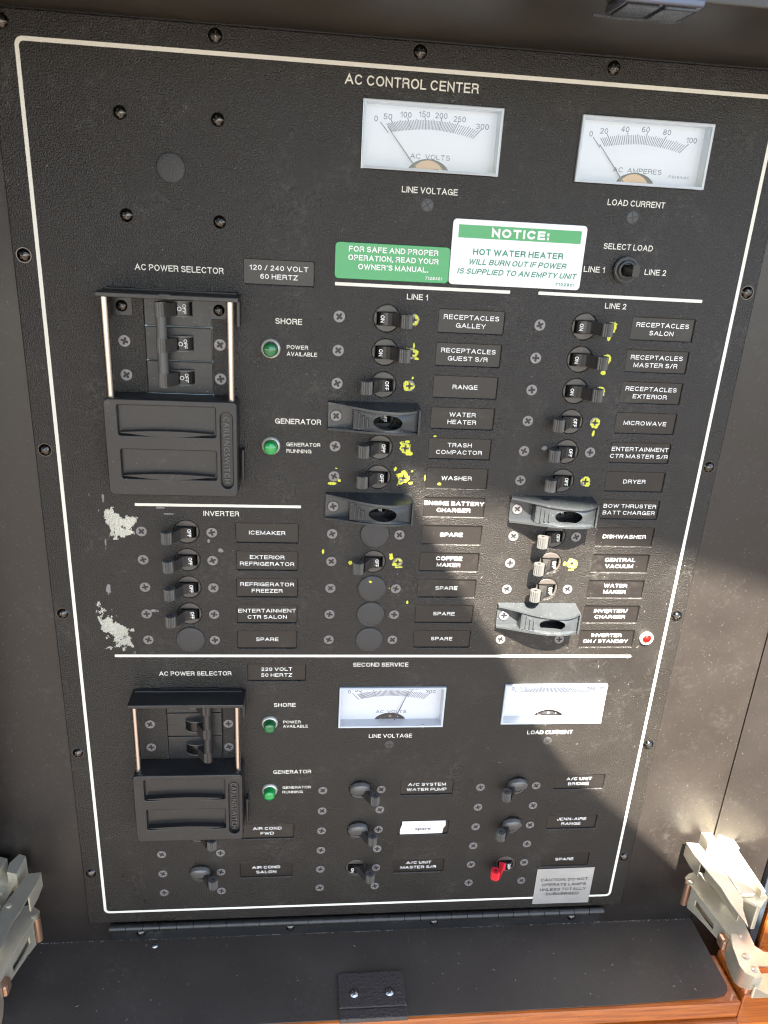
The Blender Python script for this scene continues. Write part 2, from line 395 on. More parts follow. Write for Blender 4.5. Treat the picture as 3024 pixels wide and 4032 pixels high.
# unseen shade casters, added outside the frame to shape the sun patch
ce, se = math.cos(R(SUN_EL)), math.sin(R(SUN_EL))
def lit(x, y, t): return (x, -y+t*se, t*ce)
b = MB(); e0 = lit(-900, 222-.28*1109, 2300); e1 = lit(1400, 222+.28*1191, 2300)
b.faces([e0, e1, (e1[0], e1[1]+260, e1[2]-1100), (e0[0], e0[1]+260, e0[2]-1100), (e0[0], e0[1]+18, e0[2]+8), (e1[0], e1[1]+18, e1[2]+8), (e1[0], e1[1]+280, e1[2]-1100), (e0[0], e0[1]+280, e0[2]-1100)],
        [(0, 1, 2, 3), (7, 6, 5, 4), (0, 4, 5, 1), (1, 5, 6, 2), (2, 6, 7, 3), (3, 7, 4, 0)], 'shade_caster')
struct('shade_caster', b.mesh('shade_caster'))  # unseen slab, added to cast the upper shade edge
edge = [(168, 160), (214, 240), (235, 276), (252, 305), (269, 330), (286, 356), (302, 386), (318, 414), (341, 443), (378, 478), (428, 523), (480, 575), (560, 660)]
t = 1150
poly = [lit(x, y, t)[:2] for x, y in edge] + [lit(560, 705, t)[:2], lit(0, 705, t)[:2], lit(-60, 1000, t)[:2], lit(-1500, 1000, t)[:2], lit(-1500, -600, t)[:2], lit(1100, -600, t)[:2], lit(1100, 60, t)[:2], lit(560, 120, t)[:2]]
b = MB(); b.prism(poly, t*ce, t*ce+12, 'shade_caster', 'h'); struct('side_shade_caster', b.mesh('side_shade_caster'))  # unseen sheet, outline cut to cast the diagonal shade and block sky
# ------------------------------------------------------------------ the control panel
PAN = empty('control_panel', 0, 0, 0, label='black AC control center panel with white outline, meters, breakers and power selectors', cat='control panel')
ROW = 19.03
L1 = [125+ROW*k for k in range(12)]; INV = [258.5+ROW*k for k in range(5)]; SS = [459.2+18.57*k for k in range(6)]
plates = []   # x centre, y centre, lines
for k, s in enumerate(['RECEPTACLES\nGALLEY', 'RECEPTACLES\nGUEST S/R', 'RANGE', 'WATER\nHEATER', 'TRASH\nCOMPACTOR', 'WASHER', 'ENGINE BATTERY\nCHARGER', 'SPARE', 'COFFEE\nMAKER', 'SPARE', 'SPARE', 'SPARE']):
    plates.append((236.9, L1[k]-.1, s))
for k, s in enumerate(['RECEPTACLES\nSALON', 'RECEPTACLES\nMASTER S/R', 'RECEPTACLES\nEXTERIOR', 'MICROWAVE', 'ENTERTAINMENT\nCTR MASTER S/R', 'DRYER', 'BOW THRUSTER\nBATT CHARGER', 'DISHWASHER', 'CENTRAL\nVACUUM', 'WATER\nMAKER', 'INVERTER/\nCHARGER', 'INVERTER\nON / STANDBY']):
    plates.append((351.8, L1[k]-.6, s))
for k, s in enumerate(['ICEMAKER', 'EXTERIOR\nREFRIGERATOR', 'REFRIGERATOR\nFREEZER', 'ENTERTAINMENT\nCTR SALON', 'SPARE']):
    plates.append((120.4, INV[k]+.3, s))
plates += [(126.9, 103.1, '120 / 240 VOLT\n60 HERTZ'), (126.7, 360.2, '220 VOLT\n50 HERTZ'),
           (120.4, 496.4, 'AIR COND\nFWD'), (119.6, 533.6, 'AIR COND\nSALON'),
           (236.2, 458.8, 'A/C SYSTEM\nWATER PUMP'), (235.9, 496.0, ''), (235.4, 533.3, 'A/C UNIT\nMASTER S/R'),
           (350.9, 456.2, 'A/C UNIT\nBRIDGE'), (350.7, 494.2, 'JENN-AIRE\nRANGE'), (350.6, 531.8, 'SPARE')]
PW, PH = 38.2, 12.8
brk = []    # x, y, state, kind
for k in (0, 1): brk.append((187.8, L1[k], 'on', 'plain'))
for k in (2, 4, 5, 8): brk.append((187.8, L1[k], 'off', 'plain'))
for k in (0, 1, 2): brk.append((304, L1[k]-.3, 'on', 'plain'))
for k in (3, 4, 5, 7, 8, 9): brk.append((304, L1[k]-.4, 'off', 'plain'))
for k in range(4): brk.append((71.2, INV[k], 'off', 'plain'))
guards = [(187.8, L1[3], 'over the WATER HEATER breaker'), (187.8, L1[6], 'over the ENGINE BATTERY CHARGER breaker'), (304, L1[6]-.4, 'over the BOW THRUSTER BATT CHARGER breaker'), (304, L1[10]-.4, 'over the INVERTER/CHARGER breaker')]
for gx, gy, _ in guards: brk.append((gx, gy, 'off', 'guarded'))
brk += [(187, 460, 'on', 'cap'), (187, 497.2, 'on', 'cap'), (187, 533.4, 'on', 'plain'), (303.6, 459, 'off', 'cap'), (303.6, 496.2, 'off', 'cap'), (303.6, 534.2, 'off', 'red'),
        (71.2, 497.5, 'on', 'cap'), (71.2, 534.6, 'on', 'cap')]
meters = [(206.7, 31.3), (323.1, 31.3), (206.2, 388.2), (321.6, 386.6)]
loops = [rrect(PX0, PX1, -PY1, -PY0, 2)]
loops += [rrect(x-PW/2, x+PW/2, -y-PH/2, -y+PH/2, .5, 2) for x, y, s in plates]
loops += [circ(x, -y, 7.55, 28) for x, y, s, k in brk]
loops += [[(x-37, -y-16.5), (x+37, -y-16.5), (x+37, -y+16.5), (x-37, -y+16.5)] for x, y in meters]
for dy in (0, 257): loops.append([(53, -(120+dy)), (53, -(184+dy)), (90, -(184+dy)), (90, -(120+dy))])
obj('face_plate', plate('face_plate', loops, -2.4, 0, 'panel', .8, 3), PAN)
# printed outline: a real closed band, its corners rounded
def band(o, i): return plate('print', [o, i], .02, .07, 'print')
obj('printed_outline', band(rrect(-1, 394, -571, 1, 4), rrect(1, 392, -569, -1, 2.4)), PAN)
def rule(x0, y0, x1, y1, t=1.8):
    L = math.hypot(x1-x0, y1-y0); q = plate('rule', [rrect(-L/2, L/2, -t/2, t/2, .35, 2)], .02, .07, 'print')
    obj('printed_rule', q, PAN, (x0+x1)/2, (y0+y1)/2, 0, -math.degrees(math.atan2(y1-y0, x1-x0))*-1)
rule(157.8, 107.3, 257.5, 107.3); rule(274, 107.2, 372.5, 107.0); rule(41.4, 240.6, 141.1, 241.1); rule(22.3, 347.4, 371.6, 346.7, 2.0)
for s, x, y, w, cap in [("AC CONTROL CENTER", 194.5, 6.7, 69.5, 4.6), ("LINE VOLTAGE", 207.4, 56.8, 30.5, 3.1), ("LOAD CURRENT", 323.4, 56.8, 33.2, 3.1),
    ("SELECT LOAD", 322.7, 79.7, 28.9, 3.1), ("LINE 1", 304.9, 92.6, 12.5, 3.1), ("LINE 2", 341.1, 92.5, 12.9, 3.1), ("AC POWER SELECTOR", 73.3, 103.6, 47.2, 3.2),
    ("SHORE", 132.5, 129, 15.1, 3.2), ("POWER", 137.6, 143.3, 12.2, 2.3), ("AVAILABLE", 140.2, 147.1, 17.3, 2.3), ("GENERATOR", 138.6, 186.7, 27, 3.2),
    ("GENERATOR", 141.9, 200.8, 20.2, 2.3), ("RUNNING", 139.3, 204.9, 14.9, 2.3), ("LINE 1", 204.6, 112.4, 12.2, 3.1), ("LINE 2", 320.8, 112.2, 12.8, 3.1),
    ("INVERTER", 92.6, 246, 21.5, 3.2), ("SECOND SERVICE", 196.6, 353.8, 37.8, 3.2), ("AC POWER SELECTOR", 73.3, 360.3, 47.1, 3.2), ("SHORE", 132.3, 385.7, 15, 3.2),
    ("POWER", 137.3, 399.7, 12.1, 2.3), ("AVAILABLE", 139.8, 403.3, 17.2, 2.3), ("GENERATOR", 138, 442.2, 26.8, 3.2), ("GENERATOR", 141.3, 456, 20.1, 2.3), ("RUNNING", 138.5, 460.1, 14.6, 2.3),
    ("LINE VOLTAGE", 206.6, 412.2, 30.8, 3.2), ("LOAD CURRENT", 322.2, 410.7, 33.6, 3.2)]:
    obj('lettering', stroke_text(s, w, cap, t=.15), PAN, x, y)
pm = MB(); pm.box(-PW/2-.3, PW/2+.3, -PH/2-.3, PH/2+.3, -2.3, -1.15, 'plate')
pme = pm.mesh('name_plate')
for x, y, s in plates:
    q = obj('name_plate', pme, PAN, x, y, rot=random.uniform(-.45, .45))
    if s and s != 'SPARE': q['label'] = 'black plate engraved '+s.replace('\n', ' ')
    ls = [l for l in s.split('\n') if l]
    cap = 2.65
    for i, l in enumerate(ls):
        dy = 0 if len(ls) == 1 else (i-.5)*4.6
        me = stroke_text(l, None, cap, wf=3.44, t=.155, m='ptext', h=-1.1)
        obj('lettering', me, q, 0, dy)
# ---- screws
def screw_mesh(r=3.3, mat_='screw', hh=.5):
    a = plate('screw', [circ(0, 0, r, 24), cross(0, 0, r*.62, r*.17, .0)], -.2, hh, mat_, .18)
    bm = bmesh.new(); bm.from_mesh(a)
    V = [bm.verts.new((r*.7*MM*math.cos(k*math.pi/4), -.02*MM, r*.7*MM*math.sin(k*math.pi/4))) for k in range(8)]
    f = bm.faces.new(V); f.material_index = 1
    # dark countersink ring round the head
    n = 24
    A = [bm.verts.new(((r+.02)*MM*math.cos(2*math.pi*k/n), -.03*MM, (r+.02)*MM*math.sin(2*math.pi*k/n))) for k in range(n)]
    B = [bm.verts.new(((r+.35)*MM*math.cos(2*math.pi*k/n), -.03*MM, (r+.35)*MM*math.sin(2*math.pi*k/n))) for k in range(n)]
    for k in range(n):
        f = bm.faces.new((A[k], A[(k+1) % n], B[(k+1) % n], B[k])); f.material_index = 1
    bm.to_mesh(a); bm.free(); a.materials.append(M['slot']); return a
SM = screw_mesh()
def dome_mesh(r=3.6, hgt=2.2, m='dome', rim=True):
    b = MB(); R0 = (r*r+hgt*hgt)/(2*hgt)
    prof = [(r+.35, .02), (r+.35, .1), (r, .1)] if rim else [(r, .02), (r, .12)]
    for k in range(9):
        rr = r*(1-k/8*.98); prof.append((rr, hgt-R0+math.sqrt(R0*R0-rr*rr)+.15))
    b.lathe(prof, m, 28)
    top = hgt+.2
    # recessed cross: four dark wedge slots sunk into the dome
    for a in (0, 90):
        c, s_ = math.cos(R(a+18)), math.sin(R(a+18)); w, l = .42, r*.55
        pts = [(-l, -w), (l, -w), (l, w), (-l, w)]
        pts = [(c*x-s_*y, s_*x+c*y) for x, y in pts]
        hs = [top-.42 if abs(i) else 0 for i in (1, 1, 1, 1)]
        b.faces([(p[0], p[1], top-.30) for p in pts]+[(0, 0, top+.03)], [(0, 1, 4), (1, 2, 4), (2, 3, 4), (3, 0, 4)], 'slot')
    return b.mesh('screw', 30)
DM = dome_mesh(); DMS = dome_mesh(3.4, 2.0, rim=False)
def screws(lst, me=None, **k):
    for x, y in lst:
        o = obj('screw', me or SM, PAN, x, y, rot=random.uniform(0, 90), **k)
SCR = [(160.8, y) for k, y in enumerate(L1) if k not in (3, 6)] + [(277.1, y-.2) for k, y in enumerate(L1) if k not in (6, 10)]
SCR += [(203.3, L1[k]) for k in (0, 1, 2, 4, 5, 7, 8, 9, 10, 11)] + [(319.6-.13*k, L1[k]-.5) for k in (0, 1, 2, 3, 4, 5, 7, 8, 9, 11)]
SCR += [(44.3, y) for y in INV] + [(86.6, y+.1) for y in INV]
SCR += [(160.1, y) for y in SS] + [(202.4, y) for y in SS] + [(276, y-.3) for y in SS] + [(318, y-.8) for y in SS]
SCR += [(43.9, y) for y in SS[3:]] + [(86.2, y) for y in SS[3:]]
for dy in (0, 256.8): SCR += [(41.7, 143.5+dy), (41.6, 162.5+dy), (94.1, 143.6+dy), (94.1, 163+dy)]
SCR += [(41.5, 437), (94, 437.4)]
screws(SCR)
screws([(41.5, 124.4), (94, 124.6)], DMS)
screws([(46.9, 29.4), (95.5, 29.6), (47.1, 77.8), (95.4, 78.6)], DMS)
screws([(-6.4, -6.6), (95.1, -7.5), (197.5, -7.6), (299.5, -7.5), (401, -7.5)] + [(-7.4, 100.6+107.6*k) for k in range(5)] + [(398.8-.1*k, 101+107.3*k) for k in range(5)], DM)
# meter adjusters: slotted black plastic, sunk
def adj():
    b = MB(); b.lathe([(3.2, 0), (3.2, .25), (2.9, .35)], 'adj', 24)
    b.lathe([(3.7, .02), (3.2, .03)], 'slot', 24, cap=False)
    b.box(-2.8, 2.8, -.3, .3, .36, .4, 'slot'); b.box(-.3, .3, -2.8, 2.8, .36, .41, 'slot'); return b.mesh('zero_adjuster')
for x, y in ((206.5, 63.9), (322.4, 64), (206.1, 419.6), (321.3, 418.2)): obj('zero_adjuster', cached('adj', adj), PAN, x, y, rot=random.uniform(10, 40))
# blank plugs
def plug(r):
    b = MB(); b.lathe([(r, 0), (r, .5), (r-.25, .8), (r-.9, .95), (r*.6, 1.15), (r*.3, 1.22), (.01, 1.24)], 'plug', 40, cap=False); return b.mesh('blank_plug')
for x, y in [(187.7, L1[k]) for k in (7, 9, 10, 11)] + [(71.1, INV[4])]: obj('blank_plug', cached('p9', lambda: plug(9.25)), PAN, x, y)
obj('blank_plug', plug(7.4), PAN, 71, 53.5)
# ---- breakers
def lever_mesh(m):
    """OFF lever, pointing left; ribbed knob at its end"""
    b = MB(); cx, ch, r = -10.3, 9.2, 3.5
    up = [(-.6, 2.2), (-2.6, 3.6), (-4.2, 6.6), (-6.3, 10.2)]
    lo = [(-6.9, 6.9), (-6.1, 3.2), (-5.6, .6)]
    b.prism(up+lo, -3.4, 3.4, 'arm' if m == 'lever' else m, 'v')
    kn = []
    for i in range(32):
        a = 2*math.pi*i/32; rr = r if (i % 2 or abs(a) < .5 or a > 5.8) else r-.5
        kn.append((cx+rr*math.cos(a), ch+rr*math.sin(a)))
    b.prism(kn, -3.7, 3.7, m, 'v')
    b.faces([(cx+.9*math.cos(k*math.pi/6), 3.74, ch+.9*math.sin(k*math.pi/6)) for k in range(12)], [tuple(range(12))], 'slot')
    return b.mesh('lever', 30)
def mirror(me):
    m2 = me.copy(); m2.transform(Matrix.Diagonal((-1, 1, 1, 1))); m2.flip_normals(); return m2
def face_mesh():
    f = plate('breaker_face', [circ(0, 0, 7.45, 36), [(-5.9, -3.75), (5.9, -3.75), (5.9, 3.75), (-5.9, 3.75)]], -3, -.25, 'face', .3)
    return f
def body_mesh():
    b = MB(); n = 16
    pts = [(5.8*math.cos(math.pi*k/n), -4.2+6.4*math.sin(math.pi*k/n)) for k in range(n+1)]
    b.prism(pts, -3.4, 3.4, 'gloss', 'v', True)
    b.box(-7, 7, -6, 6, -9, -6, 'slot')
    b.box(5.95, 7.35, -.12, .12, -.3, -.22, 'slot'); b.box(-7.35, -5.95, -.12, .12, -.3, -.22, 'slot')
    return b.mesh('drum')
LV = {}
LV['off'] = lever_mesh('lever'); LV['on'] = mirror(LV['off']); LV['red'] = lever_mesh('redlever')
FM, BMh = face_mesh(), body_mesh()
T_OFF = stroke_text('OFF', 5.2, 2.3, t=.17, m='ptext', h=2.28, rr=-90)
T_ON = stroke_text('ON', 4.0, 2.2, t=.17, m='ptext', h=2.28, rr=-90)
def cap_mesh():
    """half-tilted lens cap on the large breakers: upper rim on the panel, lower rim proud"""
    b = MB(); b.lathe([(7.2, -3), (7.5, -.6), (7.3, .2), (6.4, .9), (4.5, 1.5), (2.2, 1.8), (.01, 1.9)], 'cap', 40, cap=False)
    me = b.mesh('lens_cap', 50); me.transform(Matrix.Translation((0, -2.2*MM, 1.4*MM)) @ Matrix.Rotation(R(24), 4, 'X')); return me
CAP = cap_mesh()
desc = {}
for x, y, st, kind in brk:
    near = [s for px, py, s in plates if abs(px-x-48.5) < 8 and abs(py-y) < 5]
    nm = (near[0].replace('\n', ' ') if near and near[0] else 'blank')
    if kind == 'red': lb = 'breaker with a red lever beside the lower SPARE plate'
    elif nm == 'blank': lb = 'breaker beside the white typed spare tape'
    else: lb = ('breaker switched %s in the row of the %s plate' % (st.upper(), nm))
    q = empty('breaker', x, y, 0, PAN, label=lb)
    obj('breaker_face', FM, q); obj('drum', BMh, q)
    if kind != 'cap':
        obj('lettering', T_OFF if st == 'off' else T_ON, q, 2.0 if st == 'off' else -2.6, 0)
    else:
        obj('lens_cap', CAP, q)
    lv = obj('lever', LV['red'] if kind == 'red' else LV[st], q)
    if kind == 'guarded': lv.scale = (.75, .62, .9)
# ---- lock guards
def Hx(x):
    t = (x+31.8)/53.3
    return 3.4+13.4*math.sin(min(1, t/.74)*math.pi/2)**1.25-5.2*max(0, (t-.74)/.26)**2
def guard_body():
    b = MB(); xs = [-31.8+53.3*k/24 for k in range(25)]
    for sg in (1, -1):
        vs = []
        for x in xs:
            H = Hx(x); vs += [(x, sg*8.8, 0), (x, sg*(8.8-.12*H), H), (x, sg*(7.5-.12*H), H+.15), (x, sg*(7.0-.05*H), .6)]
        fs = []
        for k in range(24):
            for j in range(4): fs.append((4*k+j, 4*k+(j+1) % 4, 4*k+4+(j+1) % 4, 4*k+4+j))
        fs += [(0, 1, 2, 3), (99, 98, 97, 96)]
        b.faces(vs, fs, 'guard', True)
    b.box(-31.8, -17, -7.4, 7.4, .1, 1.4, 'guard', .2)
    b.prism([(-17.6, .3), (-16.2, .3), (-16.2, Hx(-16.5)-1), (-17.2, Hx(-17)-1.2)], -6.7, 6.7, 'guard', 'v')
    b.prism([(20.4, 0), (21.5, 0), (21.5, 13.6), (20.4, 13.9)], -7.2, 7.2, 'guard', 'v')
    return b.mesh('guard_body', 35)
def guard_slide():
    b = MB(); N = 56; x0, x1, v1 = -16.8, 20.2, 5.75; vs = []
    for lay in (0, -1.1):
        for k in range(N):      # outer rectangle
            t = 4*k/N; 
            if t < 1: p = (x1, -v1+2*v1*t)
            elif t < 2: p = (x1-(x1-x0)*(t-1), v1)
            elif t < 3: p = (x0, v1-2*v1*(t-2))
            else: p = (x0+(x1-x0)*(t-3), -v1)
            vs.append((p[0], p[1], Hx(p[0])-.7+lay))
        for k in range(N):      # oval window
            a = 2*math.pi*k/N-math.pi/4; ox, ov = 2.5+8.4*math.cos(a), 4.4*math.sin(a); vs.append((ox, ov, Hx(ox)-.9+lay))
    fs = []
    for k in range(N):
        q = (k+1) % N
        fs += [(k, q, N+q, N+k), (2*N+k, 2*N+q, 3*N+q, 3*N+k), (k, q, 2*N+q, 2*N+k), (N+k, N+q, 3*N+q, 3*N+k)]
    b.faces(vs, fs, 'guard', False)
    for i in range(3):
        xx = -14.6+2.4*i; b.box(xx, xx+1.1, -4.6+.4*i, 4.6-1.3*i, Hx(xx)-1.6, Hx(xx)+.35, 'guard', .35)
    return b.mesh('guard_slide', 30)
GB, GS = guard_body(), guard_slide()
SG = plate('rim', [circ(0, 0, 8, 12)], 0, .1, 'guard')
for gx, gy, w in guards:
    q = empty('breaker_guard', gx, gy, 0, PAN, label='smoky plastic lock guard screwed '+w)
    obj('guard_body', GB, q); obj('guard_slide', GS, q)
    obj('screw', SM, q, -27, 0, 1.5, rot=random.uniform(0, 90))
# ---- meters
KP = 6.8
def ticks(cfg):
    b = MB()
    def o(x): return (x, 16.5-6.4-3.7*(x/27)**2)
    P = (0, 16.5-39)
    def tick(x, l=1, w=.16):
        ox, oy = o(x); d = Vector((P[0]-ox, P[1]-oy)).normalized()
        n = Vector((-d.y, d.x))*w; a = Vector((ox, oy))+d*(1-l)*2.0; e = Vector((ox, oy))+d*(6.2-.9*(1-abs(x)/27))
        b.faces([(*(a+n), .08), (*(a-n), .08), (*(e-n), .08), (*(e+n), .08)], [(0, 1, 2, 3)], 'ink')
    for i, x in enumerate(cfg): tick(x, 1.25, .2)
    for i in range(1, len(cfg)-1):
        for k in range(1, 10): tick(cfg[i]+(cfg[i+1]-cfg[i])*k/10, .55 if k != 5 else .85)
    for k in range(1, 5): tick(cfg[1]-(cfg[1]-cfg[0])*k*.14, .5)
    return b.mesh('scale_marks')
V_C = [-27, -21.5, -12.8, -3.6, 5.2, 14.3, 27]; A_C = [-27, -19.4, -8.2, 2.7, 13.6, 27]
V_T = [('0', -29.6, 8.3, 2), ('50', -23.4, 7.0, 4.5), ('100', -13.9, 5.5, 5.9), ('150', -4, 4.7, 5.9), ('200', 5.0, 4.8, 6.6), ('250', 15, 5.8, 6.6), ('300', 27.6, 8.6, 7.0)]
A_T = [('0', -28.7, 8.2, 2), ('20', -21.6, 6.4, 4.5), ('40', -9.9, 4.8, 4.6), ('60', 1.6, 4.3, 4.6), ('80', 13.9, 4.9, 4.6), ('100', 28.6, 8.0, 6.0)]
TKV, TKA = ticks(V_C), ticks(A_C)
def meter(cx, cy, kind, tip, dark, lb):
    q = empty('meter', cx, cy, 0, PAN, label=lb)
    # deep clear plastic case with a light inner wall, dial at the bottom
    b = MB(); w, hh = 37, 16.5
    def ring(x, v, a, c, x2, v2, m):
        vs = [(-x, -v, a), (x, -v, a), (x, v, a), (-x, v, a), (-x2, -v2, c), (x2, -v2, c), (x2, v2, c), (-x2, v2, c)]
        b.faces(vs, [(0, 1, 5, 4), (1, 2, 6, 5), (2, 3, 7, 6), (3, 0, 4, 7)], m)
    ring(w-.1, hh-.1, -2.5, 1.0, w-.1, hh-.1, 'case'); ring(w-.1, hh-.1, 1.0, 1.3, w-.5, hh-.5, 'case'); ring(w-.5, hh-.5, 1.3, 1.1, w-1.5, hh-1.5, 'case')
    ring(w-1.5, hh-1.5, 1.1, -KP-.3, w-1.7, hh-1.7, 'case')
    me = b.mesh('case'); obj('case', me, q)
    # dial with the half round cut-out
    arc = [(11.8*math.cos(a), -hh-1.2+8.2*math.sin(a)) for a in [R(k*9) for k in range(0, 21)]]
    out = [(w-1.5, -hh-1.2), (w-1.5, hh), (-w+1.5, hh), (-w+1.5, -hh-1.2)]+arc[::-1]
    dm = plate('dial', [out], -KP-.5, -KP, 'dial'); d = obj('dial', dm, q)
    tk = obj('scale_marks', TKV if kind == 'v' else TKA, q, 0, 0, -KP)
    for s, x, yy, ww in (V_T if kind == 'v' else A_T):
        obj('lettering', stroke_text(s, ww, 2.7, t=.13, m='ink', h=-KP+.08), q, x, yy-16.5)
    ac = 'AC  VOLTS' if kind == 'v' else 'AC  AMPERES'
    obj('lettering', stroke_text(ac, 21.8 if kind == 'v' else 28.2, 2.5, t=.13, m='ink', h=-KP+.08), q, .5, 25.0-16.5)
    if kind == 'a': obj('lettering', stroke_text('FS=5AAC', 12.4, 1.4, t=.15, m='ink', h=-KP+.08), q, 25.2, 26.9-16.5)
    b = MB(); P = Vector((0, -22.5)); tp = Vector(tip); d_ = (tp-P).normalized(); n = Vector((-d_.y, d_.x)); st = P+d_*6
    b.faces([(*(st+n*.32), -KP+1.6), (*(st-n*.32), -KP+1.6), (*(tp-n*.14), -KP+1.6), (*(tp+n*.14), -KP+1.6)]+[(*(st+n*.32), -KP+1.3), (*(st-n*.32), -KP+1.3), (*(tp-n*.14), -KP+1.3), (*(tp+n*.14), -KP+1.3)],
            [(0, 1, 2, 3), (7, 6, 5, 4), (0, 4, 5, 1), (1, 5, 6, 2), (2, 6, 7, 3), (3, 7, 4, 0)], 'needle')
    obj('needle', b.mesh('needle'), q)
    b = MB(); b.box(-14, 14, -hh-1, -hh+9, -12, -9.5, 'slot')
    if not dark:
        b.lathe([(9.6, -9.4), (9.6, -8.2), (5, -8.0)], 'copper', 40, c=(0, -hh-3.2, 0)); b.lathe([(4, -8), (4, -7.4)], 'plastic', 24, c=(1, -hh-2, 0)); b.box(2.5, 6, -hh-1, -hh+2.2, -8, -7.2, 'redlever', .3)
    else:
        b.lathe([(8, -9.4), (8, -8.2), (5, -8.0)], 'plastic', 40, c=(0, -hh-3.5, 0)); b.box(-8, -5, -hh+1, -hh+2, -8.6, -8, 'copper', .2); b.box(-1, 1.4, -hh+2, -hh+4.5, -8.6, -8, 'copper', .3); b.box(5, 6.5, -hh+.5, -hh+3.5, -8.6, -8, 'chrome', .3)
    obj('movement', b.mesh('movement'), q)
    b = MB(); b.box(-w+.9, w-.9, -hh+.9, hh-.9, .5, 1.15, 'glass'); obj('window', b.mesh('window'), q)
meter(*meters[0], 'v', (-23.4, 4.6), False, 'AC volts meter under AC CONTROL CENTER, needle resting near 50')
meter(*meters[1], 'a', (-23.6, 3.4), False, 'AC amperes meter in the upper right corner, needle at 0')
meter(*meters[2], 'v', (11.6, 8.3), True, 'AC volts meter of the second service, needle past the middle')
meter(*meters[3], 'a', (-22.0, 5.2), True, 'AC amperes meter of the second service, half in the sun')
# ---- pilot lamps
def lamp(x, y, lr, bright, lb, long=7.5):
    q = empty('pilot_lamp', x, y, 0, PAN, label=lb)
    b = MB(); o_ = 5.5 if lr > 3 else 5.0; b.lathe([(o_, 0), (o_, .8), (o_-.5, 1.7), (lr+.5, 2.0), (lr+.15, 1.3)], 'ring', 36, cap=False); obj('lamp_ring', b.mesh('lamp_ring'), q)
    b = MB(); b.lathe([(lr, .2), (lr, long-1.6), (lr-.3, long-.6), (lr-1, long), (.01, long+.1)], bright, 32, cap=False)
    if lr > 3: b.lathe([(1.1, long+.1), (1.1, long+.35), (.9, long+.4)], bright, 16)
    obj('lens', b.mesh('lens'), q)
lamp(122.5, 144.5, 3.9, 'dgreen', 'green pilot lamp beside the upper POWER AVAILABLE')
lamp(122.7, 201.9, 3.9, 'green', 'green pilot lamp beside the upper GENERATOR RUNNING')
lamp(122.2, 400.2, 3.9, 'dgreen', 'green pilot lamp beside the lower POWER AVAILABLE')
lamp(122.2, 457.8, 3.9, 'green', 'green pilot lamp beside the lower GENERATOR RUNNING')
lamp(380, 332.9, 2.9, 'red', 'red pilot lamp in a bright ring beside INVERTER ON / STANDBY', 2.6)
# ---- line selector toggle
q = empty('toggle_switch', 322.6, 91.8, 0, PAN, label='black bat toggle in a knurled ring between LINE 1 and LINE 2')
b = MB(); kn = [(7.4*math.cos(2*math.pi*k/60)*(1 if k % 2 else .955), 7.4*math.sin(2*math.pi*k/60)*(1 if k % 2 else .955)) for k in range(60)]
b.prism(kn, 0, 2.6, 'plastic', 'h'); b.lathe([(7.0, 2.6), (6.8, 3.1), (5.9, 3.2), (5.7, 2.9), (5.3, 2.9), (5.2, 4.2), (4.6, 4.6), (3.9, 4.6), (3.6, 3.4)], 'plastic', 40); obj('knurled_ring', b.mesh('knurled_ring'), q)
b = MB(); 
vs = [(-3.4, -2.9, 3.4), (2.2, -2.9, 3.4), (2.2, 2.9, 3.4), (-3.4, 2.9, 3.4), (-.2, -3.2, 12.6), (4.4, -3.2, 11.0), (4.4, 3.2, 11.0), (-.2, 3.2, 12.6)]
b.faces(vs, [(0, 1, 2, 3), (7, 6, 5, 4), (0, 4, 5, 1), (1, 5, 6, 2), (2, 6, 7, 3), (3, 7, 4, 0)], 'gloss'); obj('lever', b.mesh('lever'), q)
